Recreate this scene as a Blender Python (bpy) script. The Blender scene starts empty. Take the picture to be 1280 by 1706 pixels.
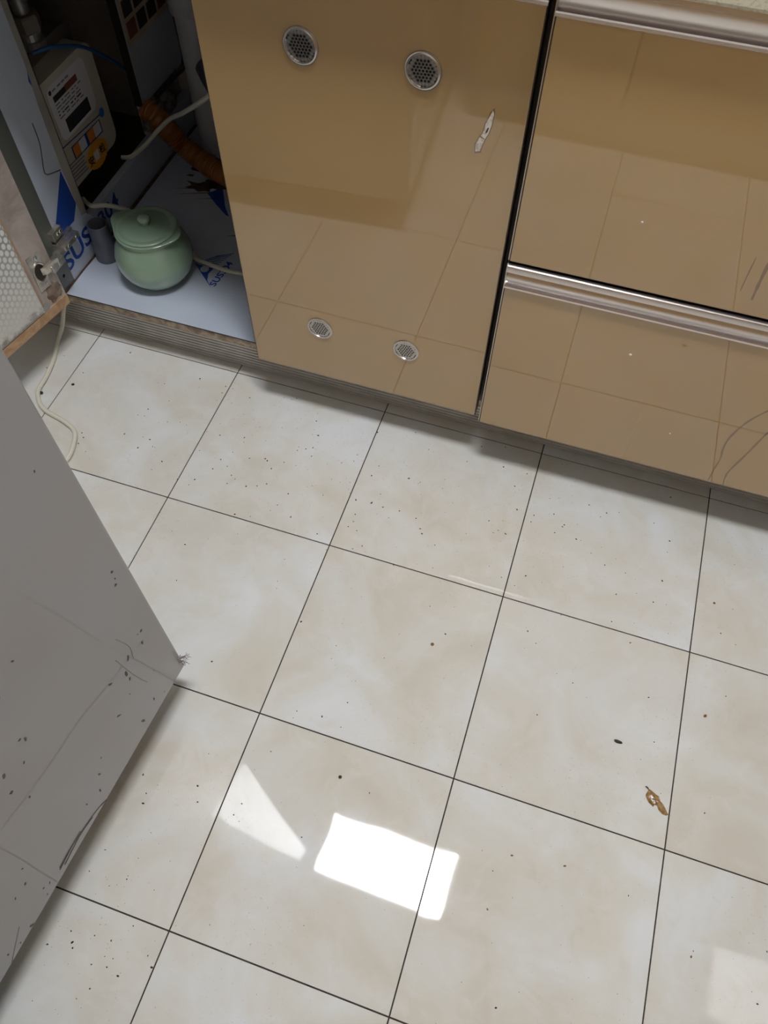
import bpy, bmesh, math, random
from mathutils import Vector, Matrix
random.seed(7)
sc = bpy.context.scene
COL = sc.collection

# ------------------------------------------------------------------ camera
cam_d = bpy.data.cameras.new('camera')
cam = bpy.data.objects.new('camera', cam_d)
COL.objects.link(cam)
RIGHT = Vector((0.950174, 0.311556, 0.010067))
DOWN = Vector((0.271883, -0.812517, -0.51565))
FWD = Vector((-0.152474, 0.492695, -0.85674))
m = Matrix((RIGHT, -DOWN, -FWD)).transposed().to_4x4()
m.translation = (0.26852, -0.86091, 1.13399)
cam.matrix_world = m
cam_d.sensor_fit = 'HORIZONTAL'
cam_d.sensor_width = 36
cam_d.lens = 1275.88 / 1280 * 36
cam_d.clip_start = 0.01
sc.camera = cam

# ------------------------------------------------------------------ world, light levels, exposure
world = bpy.data.worlds.new('world')
sc.world = world
world.use_nodes = True
world.node_tree.nodes['Background'].inputs[0].default_value = (0.9, 0.95, 1, 1)
world.node_tree.nodes['Background'].inputs[1].default_value = 0.2
LAMP_STRENGTH = 67.0
LAMP_COLOR = (0.97, 0.985, 1.0, 1)
sc.view_settings.view_transform = 'Standard'
sc.view_settings.look = 'None'
sc.view_settings.exposure = 0.05
sc.view_settings.gamma = 1
sc.view_settings.use_curve_mapping = False
CEIL_Z = 2.4


# ------------------------------------------------------------------ materials
def new_mat(name):
    mt = bpy.data.materials.new(name)
    mt.use_nodes = True
    return mt, mt.node_tree, mt.node_tree.nodes['Principled BSDF']


def mat(name, col, rough=0.5, metal=0.0, ior=1.5, coat=0.0, coat_rough=0.03, coat_ior=1.5,
        var=0.0, vscale=20.0, bump=0.0, bscale=200.0, emit=None, emit_s=0.0, alpha=1.0):
    mt, nt, b = new_mat(name)
    b.inputs['Base Color'].default_value = (*col, 1)
    b.inputs['Roughness'].default_value = rough
    b.inputs['Metallic'].default_value = metal
    b.inputs['IOR'].default_value = ior
    b.inputs['Coat Weight'].default_value = coat
    b.inputs['Coat Roughness'].default_value = coat_rough
    b.inputs['Coat IOR'].default_value = coat_ior
    b.inputs['Alpha'].default_value = alpha
    if emit:
        b.inputs['Emission Color'].default_value = emit
        b.inputs['Emission Strength'].default_value = emit_s
    tc = nt.nodes.new('ShaderNodeTexCoord')
    if var > 0:
        n = nt.nodes.new('ShaderNodeTexNoise')
        n.inputs['Scale'].default_value = vscale
        n.inputs['Detail'].default_value = 6
        nt.links.new(tc.outputs['Object'], n.inputs['Vector'])
        r = nt.nodes.new('ShaderNodeValToRGB')
        r.color_ramp.elements[0].position = 0.3
        r.color_ramp.elements[1].position = 0.7
        r.color_ramp.elements[0].color = (*[c * (1 - var) for c in col], 1)
        r.color_ramp.elements[1].color = (*[min(1, c * (1 + var)) for c in col], 1)
        nt.links.new(n.outputs['Fac'], r.inputs['Fac'])
        nt.links.new(r.outputs['Color'], b.inputs['Base Color'])
    if bump > 0:
        n = nt.nodes.new('ShaderNodeTexNoise')
        n.inputs['Scale'].default_value = bscale
        nt.links.new(tc.outputs['Object'], n.inputs['Vector'])
        bp = nt.nodes.new('ShaderNodeBump')
        bp.inputs['Strength'].default_value = 1.0
        bp.inputs['Distance'].default_value = bump
        nt.links.new(n.outputs['Fac'], bp.inputs['Height'])
        nt.links.new(bp.outputs['Normal'], b.inputs['Normal'])
        if coat:
            nt.links.new(bp.outputs['Normal'], b.inputs['Coat Normal'])
    return mt


def ramp(nt, fac, stops):
    r = nt.nodes.new('ShaderNodeValToRGB')
    e = r.color_ramp.elements
    while len(e) < len(stops):
        e.new(0.5)
    for el, (p, c) in zip(e, stops):
        el.position = p
        el.color = (*c, 1)
    nt.links.new(fac, r.inputs['Fac'])
    return r.outputs['Color']


def noise(nt, vec, scale, detail=5, rough=0.55, dist=0.0):
    n = nt.nodes.new('ShaderNodeTexNoise')
    n.inputs['Scale'].default_value = scale
    n.inputs['Detail'].default_value = detail
    n.inputs['Roughness'].default_value = rough
    n.inputs['Distortion'].default_value = dist
    if vec is not None:
        nt.links.new(vec, n.inputs['Vector'])
    return n.outputs['Fac']


def mixc(nt, fac, a, b, mode='MIX'):
    mx = nt.nodes.new('ShaderNodeMix')
    mx.data_type = 'RGBA'
    mx.blend_type = mode
    for sock, v in ((mx.inputs[0], fac), (mx.inputs[6], a), (mx.inputs[7], b)):
        if hasattr(v, 'is_output'):
            nt.links.new(v, sock)
        elif isinstance(v, (int, float)):
            sock.default_value = v
        else:
            sock.default_value = (*v, 1)
    return mx.outputs[2]


def tile_material():
    mt, nt, b = new_mat('polished_marble_tile')
    tc = nt.nodes.new('ShaderNodeTexCoord')
    oi = nt.nodes.new('ShaderNodeObjectInfo')
    sh = nt.nodes.new('ShaderNodeVectorMath')
    sh.operation = 'MULTIPLY_ADD'
    cb = nt.nodes.new('ShaderNodeCombineXYZ')
    for i in range(3):
        nt.links.new(oi.outputs['Random'], cb.inputs[i])
    nt.links.new(cb.outputs[0], sh.inputs[0])
    sh.inputs[1].default_value = (17, 41, 73)
    nt.links.new(tc.outputs['Object'], sh.inputs[2])
    v = sh.outputs[0]
    cloud = noise(nt, v, 6.5, 5, 0.55, 0.6)
    base = ramp(nt, cloud, [(0.32, (0.645, 0.605, 0.54)), (0.45, (0.68, 0.655, 0.605)), (0.56, (0.705, 0.70, 0.675)), (0.70, (0.75, 0.765, 0.79))])
    vein = noise(nt, v, 14, 7, 0.6, 1.4)
    base = mixc(nt, ramp(nt, vein, [(0.50, (0, 0, 0)), (0.66, (0.30, 0.30, 0.30))]), base, (0.77, 0.765, 0.775))
    tan = noise(nt, v, 24, 5, 0.6, 0.8)
    base = mixc(nt, ramp(nt, tan, [(0.60, (0, 0, 0)), (0.74, (0.22, 0.22, 0.22))]), base, (0.60, 0.52, 0.43))
    # fine grime, in world position
    geo = nt.nodes.new('ShaderNodeNewGeometry')
    grime = noise(nt, geo.outputs['Position'], 240, 3, 0.6)
    patch = noise(nt, geo.outputs['Position'], 4.5, 3, 0.5)
    gm = nt.nodes.new('ShaderNodeMath')
    gm.operation = 'MULTIPLY'
    nt.links.new(ramp(nt, grime, [(0.62, (0, 0, 0)), (0.74, (0.55, 0.55, 0.55))]), gm.inputs[0])
    nt.links.new(ramp(nt, patch, [(0.47, (0, 0, 0)), (0.66, (1, 1, 1))]), gm.inputs[1])
    base = mixc(nt, gm.outputs[0], base, (0.38, 0.32, 0.25))
    nt.links.new(base, b.inputs['Base Color'])
    b.inputs['Roughness'].default_value = 0.035
    b.inputs['IOR'].default_value = 1.5
    wav = noise(nt, v, 8, 1, 0.3)
    bp = nt.nodes.new('ShaderNodeBump')
    bp.inputs['Strength'].default_value = 1
    bp.inputs['Distance'].default_value = 0.00065
    nt.links.new(wav, bp.inputs['Height'])
    nt.links.new(bp.outputs['Normal'], b.inputs['Normal'])
    return mt


def gloss_material(name, col, waves=0.00008, wscale=5.0, ior=1.7, base_rough=0.35, spots=0.05, coat=1.0):
    """lacquered panel: coloured base under a clear mirror-like coat"""
    mt, nt, b = new_mat(name)
    tc = nt.nodes.new('ShaderNodeTexCoord')
    v = tc.outputs['Object']
    n = noise(nt, v, 3.0, 4, 0.5)
    c = ramp(nt, n, [(0.3, tuple(x * (1 - spots) for x in col)), (0.7, tuple(x * (1 + spots) for x in col))])
    nt.links.new(c, b.inputs['Base Color'])
    b.inputs['Roughness'].default_value = base_rough
    b.inputs['Specular IOR Level'].default_value = 0.2
    b.inputs['Coat Weight'].default_value = coat
    b.inputs['Coat Roughness'].default_value = 0.005
    b.inputs['Coat IOR'].default_value = ior
    w = noise(nt, v, wscale, 1, 0.3)
    bp = nt.nodes.new('ShaderNodeBump')
    bp.inputs['Strength'].default_value = 1
    bp.inputs['Distance'].default_value = waves
    nt.links.new(w, bp.inputs['Height'])
    nt.links.new(bp.outputs['Normal'], b.inputs['Coat Normal'])
    return mt


def hexfilm_material():
    mt, nt, b = new_mat('embossed_foil')
    tc = nt.nodes.new('ShaderNodeTexCoord')
    total = None
    k = 2 * math.pi / 0.0085
    for ss, zc in ((1.0, 0.0), (0.5, 0.62), (0.5, -0.62)):
        d = nt.nodes.new('ShaderNodeVectorMath')
        d.operation = 'DOT_PRODUCT'
        nt.links.new(tc.outputs['Object'], d.inputs[0])
        d.inputs[1].default_value = (-0.2115 * ss * k, -0.9774 * ss * k, zc * k)
        c_ = nt.nodes.new('ShaderNodeMath')
        c_.operation = 'COSINE'
        nt.links.new(d.outputs['Value'], c_.inputs[0])
        if total is None:
            total = c_.outputs[0]
        else:
            a_ = nt.nodes.new('ShaderNodeMath')
            a_.operation = 'ADD'
            nt.links.new(total, a_.inputs[0])
            nt.links.new(c_.outputs[0], a_.inputs[1])
            total = a_.outputs[0]
    sc_ = nt.nodes.new('ShaderNodeMath')
    sc_.operation = 'MULTIPLY_ADD'
    nt.links.new(total, sc_.inputs[0])
    sc_.inputs[1].default_value = 0.22
    sc_.inputs[2].default_value = 0.33
    c = ramp(nt, sc_.outputs[0], [(0.12, (0.32, 0.32, 0.31)), (0.34, (0.78, 0.77, 0.74))])
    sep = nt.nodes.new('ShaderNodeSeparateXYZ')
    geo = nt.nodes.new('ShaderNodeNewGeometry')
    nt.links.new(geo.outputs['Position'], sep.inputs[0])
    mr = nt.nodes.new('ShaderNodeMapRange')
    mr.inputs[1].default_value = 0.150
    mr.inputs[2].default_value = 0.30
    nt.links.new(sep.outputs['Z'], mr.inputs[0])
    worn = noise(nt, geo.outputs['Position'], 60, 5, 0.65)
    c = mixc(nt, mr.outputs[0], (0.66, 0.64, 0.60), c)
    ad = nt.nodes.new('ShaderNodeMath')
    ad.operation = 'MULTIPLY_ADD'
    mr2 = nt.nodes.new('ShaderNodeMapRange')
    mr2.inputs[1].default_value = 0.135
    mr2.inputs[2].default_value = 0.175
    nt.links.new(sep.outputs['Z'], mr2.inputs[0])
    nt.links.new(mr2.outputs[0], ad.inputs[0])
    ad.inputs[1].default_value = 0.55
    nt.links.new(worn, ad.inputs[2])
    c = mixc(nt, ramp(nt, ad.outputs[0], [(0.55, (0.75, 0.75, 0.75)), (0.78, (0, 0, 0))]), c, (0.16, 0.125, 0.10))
    nt.links.new(c, b.inputs['Base Color'])
    b.inputs['Roughness'].default_value = 0.45
    return mt


def stain_wood_material(name, a, bcol, scale=35, thr=(0.4, 0.62)):
    mt, nt, b = new_mat(name)
    geo = nt.nodes.new('ShaderNodeNewGeometry')
    n = noise(nt, geo.outputs['Position'], scale, 6, 0.65, 0.5)
    nt.links.new(ramp(nt, n, [(thr[0], a), (thr[1], bcol)]), b.inputs['Base Color'])
    b.inputs['Roughness'].default_value = 0.65
    return mt


M = {}
M['tile'] = tile_material()
M['grout'] = mat('dark_grout', (0.045, 0.037, 0.030), 0.9, var=0.5, vscale=60)
M['champagne'] = gloss_material('champagne_lacquer', (0.45, 0.292, 0.128), ior=1.95)
M['grey_gloss'] = gloss_material('grey_glossy_sheet', (0.335, 0.332, 0.35), waves=0.0016, wscale=6.0, ior=1.4, spots=0.06, coat=0.7)
M['trim_dark'] = mat('dark_bronze_edge', (0.035, 0.026, 0.02), 0.35, 0.3)
M['trim_steel'] = mat('edge_strip_steel', (0.55, 0.50, 0.44), 0.3, 1.0)
M['chrome'] = mat('brushed_chrome', (0.72, 0.67, 0.66), 0.27, 1.0, bump=0.00006, bscale=260)
M['steel'] = mat('stainless_steel', (0.55, 0.52, 0.49), 0.22, 1.0)
M['nickel'] = mat('worn_nickel', (0.60, 0.56, 0.50), 0.30, 0.85, var=0.25, vscale=90)
M['black'] = mat('black_void', (0.006, 0.005, 0.005), 0.9)
M['rib_alu'] = mat('ribbed_aluminium', (0.60, 0.58, 0.55), 0.40, 0.25, var=0.12, vscale=25)
M['film_steel'] = mat('film_covered_steel', (0.50, 0.55, 0.65), 0.30, 0.0, ior=1.6, var=0.05, vscale=7)
M['edge_grey'] = mat('grey_green_edge_band', (0.16, 0.165, 0.15), 0.35, 0.4)
M['blue_print'] = mat('blue_print', (0.012, 0.06, 0.34), 0.5)
M['chipboard'] = stain_wood_material('peeling_edge_band', (0.25, 0.185, 0.13), (0.56, 0.45, 0.34), 55)
M['stile'] = stain_wood_material('pinkish_laminate', (0.30, 0.25, 0.215), (0.47, 0.41, 0.37), 10)
M['rail_wood'] = stain_wood_material('orange_brown_edge', (0.42, 0.245, 0.13), (0.60, 0.40, 0.235), 30)
M['tan_strip'] = mat('tan_strip', (0.36, 0.26, 0.18), 0.6, var=0.25, vscale=30)
M['foil'] = hexfilm_material()
M['celadon'] = mat('celadon_glaze', (0.27, 0.385, 0.28), 0.35, coat=1.0, coat_rough=0.05, coat_ior=1.5, var=0.05, vscale=14)
M['pvc_grey'] = mat('grey_pvc', (0.115, 0.12, 0.155), 0.38, var=0.08, vscale=30)
M['pipe_grey'] = mat('grey_drain_pipe', (0.52, 0.53, 0.55), 0.35)
M['meter'] = mat('cream_meter_plastic', (0.62, 0.60, 0.53), 0.4)
M['meter_dark'] = mat('meter_back_metal', (0.20, 0.17, 0.15), 0.5, 0.2)
M['white_label'] = mat('white_label', (0.80, 0.80, 0.86), 0.5)
M['lcd'] = mat('dark_display', (0.035, 0.04, 0.05), 0.2)
M['ink'] = mat('black_ink', (0.03, 0.03, 0.035), 0.6)
M['grey_ink'] = mat('grey_ink', (0.25, 0.25, 0.28), 0.6)
M['red_print'] = mat('reddish_print', (0.22, 0.075, 0.05), 0.5)
M['orange_print'] = mat('orange_print', (0.80, 0.27, 0.04), 0.5)
M['orange_sticker'] = mat('orange_sticker', (0.83, 0.40, 0.01), 0.5)
M['blue_dot'] = mat('bright_blue', (0.03, 0.20, 0.66), 0.4)
M['brass'] = mat('old_brass', (0.55, 0.45, 0.22), 0.35, 1.0)
M['galv'] = mat('galvanised_fitting', (0.38, 0.38, 0.37), 0.45, 0.7)
M['hose'] = mat('amber_brown_hose', (0.36, 0.135, 0.03), 0.30, coat=0.6, coat_rough=0.15)
M['cable_white'] = mat('off_white_cable', (0.66, 0.65, 0.56), 0.45)
M['cable_cream'] = mat('cream_cable', (0.72, 0.69, 0.58), 0.45)
M['cable_blue'] = mat('blue_cable', (0.02, 0.12, 0.34), 0.45)
M['cable_black'] = mat('black_cable', (0.02, 0.02, 0.025), 0.5)
M['wall_tile'] = mat('pale_wall_tile', (0.62, 0.60, 0.56), 0.05, ior=1.32, var=0.05, vscale=4)
M['wall_matt'] = mat('niche_wall', (0.34, 0.31, 0.28), 0.8, var=0.3, vscale=6)
M['ceiling'] = mat('white_ceiling', (0.78, 0.78, 0.78), 0.5)
M['counter'] = stain_wood_material('speckled_beige_stone', (0.42, 0.37, 0.27), (0.66, 0.61, 0.48), 260, (0.3, 0.5))
M['carcass'] = mat('carcass_board', (0.10, 0.08, 0.065), 0.6)
M['diffuser'] = mat('lit_diffuser', (0.9, 0.9, 0.9), 0.5, emit=LAMP_COLOR, emit_s=LAMP_STRENGTH)
M['rubble'] = stain_wood_material('dirty_mortar', (0.10, 0.085, 0.07), (0.42, 0.39, 0.36), 50)
M['rust_and_gap'] = mat('rust_stain_and_gap', (0.085, 0.042, 0.018), 0.8, var=0.5, vscale=60)
M['streak'] = mat('brown_drip', (0.21, 0.115, 0.045), 0.3, coat=1.0, coat_ior=1.9)
M['scrape'] = mat('pale_scrape', (0.52, 0.40, 0.25), 0.5)
M['plaster'] = stain_wood_material('torn_white_core', (0.48, 0.40, 0.34), (0.80, 0.75, 0.70), 260, (0.35, 0.55))
M['crumb'] = mat('dark_crumb', (0.02, 0.016, 0.014), 0.6)
M['brown_crumb'] = mat('brown_crumb', (0.23, 0.10, 0.035), 0.6)
M['shell'] = mat('amber_brown_flake', (0.30, 0.17, 0.06), 0.25, var=0.45, vscale=170, coat=1.0, bump=0.002, bscale=160)
M['scuff'] = mat('dark_scuff', (0.055, 0.05, 0.05), 0.5)
M['dust'] = mat('brown_lint', (0.13, 0.10, 0.085), 0.9)
M['white_frame'] = mat('white_frame', (0.8, 0.8, 0.8), 0.4)
M['rubber'] = mat('black_rubber', (0.02, 0.02, 0.02), 0.7)


# ------------------------------------------------------------------ mesh helpers
class MB:
    def __init__(self):
        self.v, self.f, self.mi = [], [], []

    def add(self, vs, fs, mi=0):
        o = len(self.v)
        self.v += [tuple(x) for x in vs]
        self.f += [tuple(i + o for i in q) for q in fs]
        self.mi += [mi] * len(fs)
        return self

    def box(self, a, b, mi=0, bev=0.0):
        x0, y0, z0 = a
        x1, y1, z1 = b
        if bev <= 0:
            vs = [(x0, y0, z0), (x1, y0, z0), (x1, y1, z0), (x0, y1, z0), (x0, y0, z1), (x1, y0, z1), (x1, y1, z1), (x0, y1, z1)]
            fs = [(3, 2, 1, 0), (4, 5, 6, 7), (0, 1, 5, 4), (1, 2, 6, 5), (2, 3, 7, 6), (3, 0, 4, 7)]
            return self.add(vs, fs, mi)
        bm = bmesh.new()
        bmesh.ops.create_cube(bm, size=1)
        for q in bm.verts:
            q.co = Vector(((x0 + x1) / 2 + q.co.x * (x1 - x0), (y0 + y1) / 2 + q.co.y * (y1 - y0), (z0 + z1) / 2 + q.co.z * (z1 - z0)))
        bmesh.ops.bevel(bm, geom=bm.edges[:], offset=bev, segments=2, profile=0.6, affect='EDGES')
        bm.verts.index_update()
        self.add([q.co for q in bm.verts], [[q.index for q in fc.verts] for fc in bm.faces], mi)
        bm.free()
        return self

    def prism(self, poly, e, mi=0):
        """poly: list of 3D points, e: extrusion vector"""
        n = len(poly)
        e = Vector(e)
        vs = [Vector(q) for q in poly] + [Vector(q) + e for q in poly]
        fs = [tuple(range(n - 1, -1, -1)), tuple(range(n, 2 * n))] + [(i, (i + 1) % n, (i + 1) % n + n, i + n) for i in range(n)]
        return self.add(vs, fs, mi)

    def lathe(self, prof, c=(0, 0, 0), seg=40, mi=0, fn=None, axis=2):
        """prof: (r, h) list; fn(angle, r, h) -> (r, h)"""
        n = len(prof)
        vs, fs = [], []
        for k in range(seg):
            a = 2 * math.pi * k / seg
            for r, h in prof:
                if fn:
                    r, h = fn(a, r, h)
                p = [r * math.cos(a), r * math.sin(a)]
                if axis == 2:
                    q = (c[0] + p[0], c[1] + p[1], c[2] + h)
                elif axis == 1:
                    q = (c[0] + p[0], c[1] + h, c[2] + p[1])
                else:
                    q = (c[0] + h, c[1] + p[0], c[2] + p[1])
                vs.append(q)
        for k in range(seg):
            k2 = (k + 1) % seg
            for i in range(n - 1):
                fs.append((k * n + i, k2 * n + i, k2 * n + i + 1, k * n + i + 1))
        return self.add(vs, fs, mi)

    def tube(self, pts, rad, seg=10, mi=0, sub=8, rfn=None, caps=True):
        P = catmull([Vector(p) for p in pts], sub) if sub > 1 else [Vector(p) for p in pts]
        t0 = (P[1] - P[0]).normalized()
        up = Vector((0, 0, 1)) if abs(t0.z) < 0.9 else Vector((1, 0, 0))
        nrm = t0.cross(up).normalized()
        vs, fs = [], []
        L = 0
        for i, p in enumerate(P):
            if i > 0:
                L += (P[i] - P[i - 1]).length
            t = (P[min(i + 1, len(P) - 1)] - P[max(i - 1, 0)]).normalized()
            nrm = (nrm - t * nrm.dot(t)).normalized()
            bi = t.cross(nrm)
            r = rfn(i, L) if rfn else rad
            for k in range(seg):
                a = 2 * math.pi * k / seg
                vs.append(p + nrm * (r * math.cos(a)) + bi * (r * math.sin(a)))
        for i in range(len(P) - 1):
            for k in range(seg):
                k2 = (k + 1) % seg
                fs.append((i * seg + k, i * seg + k2, (i + 1) * seg + k2, (i + 1) * seg + k))
        if caps:
            fs.append(tuple(range(seg - 1, -1, -1)))
            fs.append(tuple((len(P) - 1) * seg + k for k in range(seg)))
        return self.add(vs, fs, mi)

    def build(self, name, mats, parent=None, smooth=False, ang=35):
        if not isinstance(mats, (list, tuple)):
            mats = [mats]
        org = world_loc(parent) if parent else Vector((0, 0, 0))
        me = bpy.data.meshes.new(name)
        me.from_pydata([Vector(q) - org for q in self.v], [], self.f)
        bm = bmesh.new()
        bm.from_mesh(me)
        bmesh.ops.recalc_face_normals(bm, faces=bm.faces[:])
        bm.to_mesh(me)
        bm.free()
        for q in mats:
            me.materials.append(M[q] if isinstance(q, str) else q)
        for i, p in enumerate(me.polygons):
            p.material_index = self.mi[i]
        if smooth:
            for p in me.polygons:
                p.use_smooth = True
            me.set_sharp_from_angle(angle=math.radians(ang))
        o = bpy.data.objects.new(name, me)
        COL.objects.link(o)
        if parent:
            o.parent = parent
        return o


def world_loc(o):
    v = Vector((0, 0, 0))
    while o:
        v += Vector(o.location)
        o = o.parent
    return v


def catmull(P, sub):
    out = []
    n = len(P)
    for i in range(n - 1):
        p0, p1, p2, p3 = P[max(i - 1, 0)], P[i], P[i + 1], P[min(i + 2, n - 1)]
        for k in range(sub):
            t = k / sub
            out.append(0.5 * ((2 * p1) + (p2 - p0) * t + (2 * p0 - 5 * p1 + 4 * p2 - p3) * t * t + (3 * p1 - p0 - 3 * p2 + p3) * t ** 3))
    out.append(P[-1])
    return out


def tag(o, label, cat, group=None):
    o['label'] = label
    o['category'] = cat
    if group:
        o['group'] = group
    return o


def thing(name, label, cat, loc=(0, 0, 0), group=None):
    o = bpy.data.objects.new(name, None)
    o.empty_display_size = 0.05
    COL.objects.link(o)
    o.location = loc
    return tag(o, label, cat, group)


def origin_to(o, loc):
    """move a world-built mesh object's origin"""
    loc = Vector(loc)
    o.data.transform(Matrix.Translation(-loc))
    o.location = loc
    return o


def text_mesh(name, body, size, mtx, mname, parent, extrude=0.0002):
    cu = bpy.data.curves.new(name, 'FONT')
    cu.body = body
    cu.size = size
    cu.extrude = extrude
    cu.offset = size * 0.018
    cu.resolution_u = 3
    tmp = bpy.data.objects.new(name, cu)
    COL.objects.link(tmp)
    dg = bpy.context.evaluated_depsgraph_get()
    me = bpy.data.meshes.new_from_object(tmp.evaluated_get(dg))
    bpy.data.objects.remove(tmp)
    me.transform(mtx)
    me.transform(Matrix.Translation(-world_loc(parent)))
    me.materials.clear()
    me.materials.append(M[mname])
    o = bpy.data.objects.new(name, me)
    COL.objects.link(o)
    o.parent = parent
    return o


def basis(ox, xdir, ydir):
    """matrix that maps text x,y to world directions"""
    x = Vector(xdir)
    y = Vector(ydir)
    z = x.normalized().cross(y.normalized())
    mm = Matrix((x, y, z)).transposed().to_4x4()
    mm.translation = ox
    return mm


# ------------------------------------------------------------------ the room shell
XL, XR, YB, YF = -1.35, 1.0, 0.56, -1.66
fl = MB().box((XL, YF, -0.05), (XR, YB, -0.0016)).build('floor', 'grout')
fl['kind'] = 'structure'
G = 0.0010
tile_me = None
for i in range(-5, 4):
    for j in range(-1, 6):
        x0, x1 = i * 0.3 + G, (i + 1) * 0.3 - G
        y0, y1 = -(j + 1) * 0.3 + G, -j * 0.3 - G
        cx0, cx1, cy0, cy1 = max(x0, XL), min(x1, XR), max(y0, YF), min(y1, YB)
        if cx1 - cx0 < 0.01 or cy1 - cy0 < 0.01:
            continue
        full = abs(cx1 - cx0 - 0.3 + 2 * G) < 1e-6 and abs(cy1 - cy0 - 0.3 + 2 * G) < 1e-6
        cx, cy = (cx0 + cx1) / 2, (cy0 + cy1) / 2
        if full and tile_me:
            o = bpy.data.objects.new('tile', tile_me)
            COL.objects.link(o)
            o.parent = fl
        else:
            hx, hy = (cx1 - cx0) / 2, (cy1 - cy0) / 2
            o = MB().box((-hx, -hy, -0.008), (hx, hy, 0)).build('tile', 'tile', None)
            o.parent = fl
            if full:
                tile_me = o.data
        o.location = (cx, cy, 0)


def struct(name, a, b, mt):
    o = MB().box(a, b).build(name, mt)
    o['kind'] = 'structure'
    return o


struct('wall_back', (XL - 0.1, YB, -0.05), (XR + 0.1, YB + 0.1, CEIL_Z), 'wall_tile')
struct('wall_front', (XL - 0.1, YF - 0.1, -0.05), (XR + 0.1, YF, CEIL_Z), 'wall_tile')
struct('wall_right', (XR, YF, -0.05), (XR + 0.1, YB, CEIL_Z), 'wall_tile')
struct('wall_left', (XL - 0.1, YF, -0.05), (XL, YB, CEIL_Z), 'wall_tile')
struct('ceiling', (XL - 0.1, YF - 0.1, CEIL_Z), (XR + 0.1, YB + 0.1, CEIL_Z + 0.1), 'ceiling')

# ceiling lamp, reflected in the tiles
lamp = thing('ceiling_light', 'white rectangular ceiling panel light mirrored in the glossy floor tiles', 'ceiling light', (0.19, -0.472, CEIL_Z))
lx0, lx1, ly0, ly1 = -0.085, 0.465, -0.594, -0.350
MB().box((lx0, ly0, CEIL_Z - 0.004), (lx1, ly1, CEIL_Z - 0.001)).build('diffuser', 'diffuser', lamp)
fr = MB()
w = 0.012
fr.box((lx0 - w, ly0 - w, CEIL_Z - 0.008), (lx1 + w, ly0, CEIL_Z)).box((lx0 - w, ly1, CEIL_Z - 0.008), (lx1 + w, ly1 + w, CEIL_Z))
fr.box((lx0 - w, ly0, CEIL_Z - 0.008), (lx0, ly1, CEIL_Z)).box((lx1, ly0, CEIL_Z - 0.008), (lx1 + w, ly1, CEIL_Z))
fr.build('frame', 'white_frame', lamp)

# ------------------------------------------------------------------ toe kick (ribbed aluminium)
YP = 0.022
prof = [(YP + 0.012, 0.0), (YP, 0.0)]
zz = 0.0015
while zz < 0.098:
    prof += [(YP, zz), (YP - 0.0022, zz + 0.0008), (YP - 0.0022, zz + 0.0044), (YP, zz + 0.0052)]
    zz += 0.0075
prof += [(YP, 0.1015), (YP + 0.012, 0.1015)]
tk = MB().prism([(-1.0, y, z) for y, z in prof], (1.995, 0, 0)).build('toe_kick', 'rib_alu')
tag(tk, 'grey ribbed aluminium toe kick strip along the foot of the cabinets', 'toe kick')

# ------------------------------------------------------------------ handle profile
HP = [(0.018, 0.0), (-0.0030, 0.0), (-0.0040, 0.0010), (-0.0042, 0.0040), (-0.0036, 0.0054), (-0.0024, 0.0056), (-0.0014, 0.0048)]
for k in range(11):
    a = math.pi / 2 * k / 10
    HP.append((-0.0010 + 0.0115 * math.sin(a), 0.0048 + 0.0195 * (1 - math.cos(a))))
HP += [(0.0105, 0.0262), (0.0, 0.0266), (-0.0034, 0.0268), (-0.0040, 0.0276), (-0.0040, 0.0352), (-0.0036, 0.0364), (-0.0026, 0.0372), (-0.0014, 0.0376), (0.018, 0.0380)]


def handle(x0, x1, yf, zb, parent):
    return MB().prism([(x0, yf + y, zb + z) for y, z in HP], (x1 - x0, 0, 0)).build('handle_profile', 'chrome', parent, smooth=True, ang=20)


# ------------------------------------------------------------------ base cabinet (left, one door open)
base = thing('base_cabinet', 'champagne gloss base cabinet with left door swung open', 'cabinet', (-0.22, 0.25, 0.1015))
XW = -0.622    # inner face of the left side
YC = -0.015    # carcass front
bb = MB().box((-0.64, YC, 0.1015), (0.176, 0.545, 0.1185), bev=0.0006).build('bottom_board', 'chipboard', base)
# steel lining on the bottom
lin = MB().box((XW + 0.001, YC - 0.001, 0.1186), (0.158, 0.54, 0.1200)).build('floor_lining', 'film_steel', base)
lin['label'] = 'blue-white film covered steel sheet with printed logos'
ZL = 0.1201
# left side panel with the cut-out for the meter
sp = MB()
x0, x1 = XW - 0.016, XW
yc0, yc1, yb = 0.117, 0.372, 0.545
zc0, zc1, zt = 0.186, 0.256, 0.79
sp.prism([(x1, YC, 0.1186), (x1, yb, 0.1186), (x1, yb, zc0 + 0.004), (x1, yc0 + 0.01, zc0), (x1, yc0, zc0 + 0.01), (x1, yc0, zt), (x1, YC, zt)], (x0 - x1, 0, 0))
sp.box((x0, yc1, zc1), (x1, yb, zt))
side = sp.build('side_panel', 'film_steel', base)
MB().box((x0 - 0.003, YC - 0.0012, 0.1186), (x1 - 0.0004, YC, zt)).build('edge_band', 'edge_grey', base)
MB().box((x0 - 0.0005, yc0 - 0.0003, zc0 + 0.012), (x1 + 0.0006, yc0 + 0.0012, zt)).build('cut_edge_strip', 'trim_dark', base)
MB().box((x0 - 0.0005, yc1 - 0.0012, zc1), (x1 + 0.0006, yc1, zt)).build('cut_edge_strip', 'trim_dark', base)
MB().box((XW, YC, 0.1186), (XW + 0.0005, 0.0205, zt)).build('front_band', 'edge_grey', side)
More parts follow.
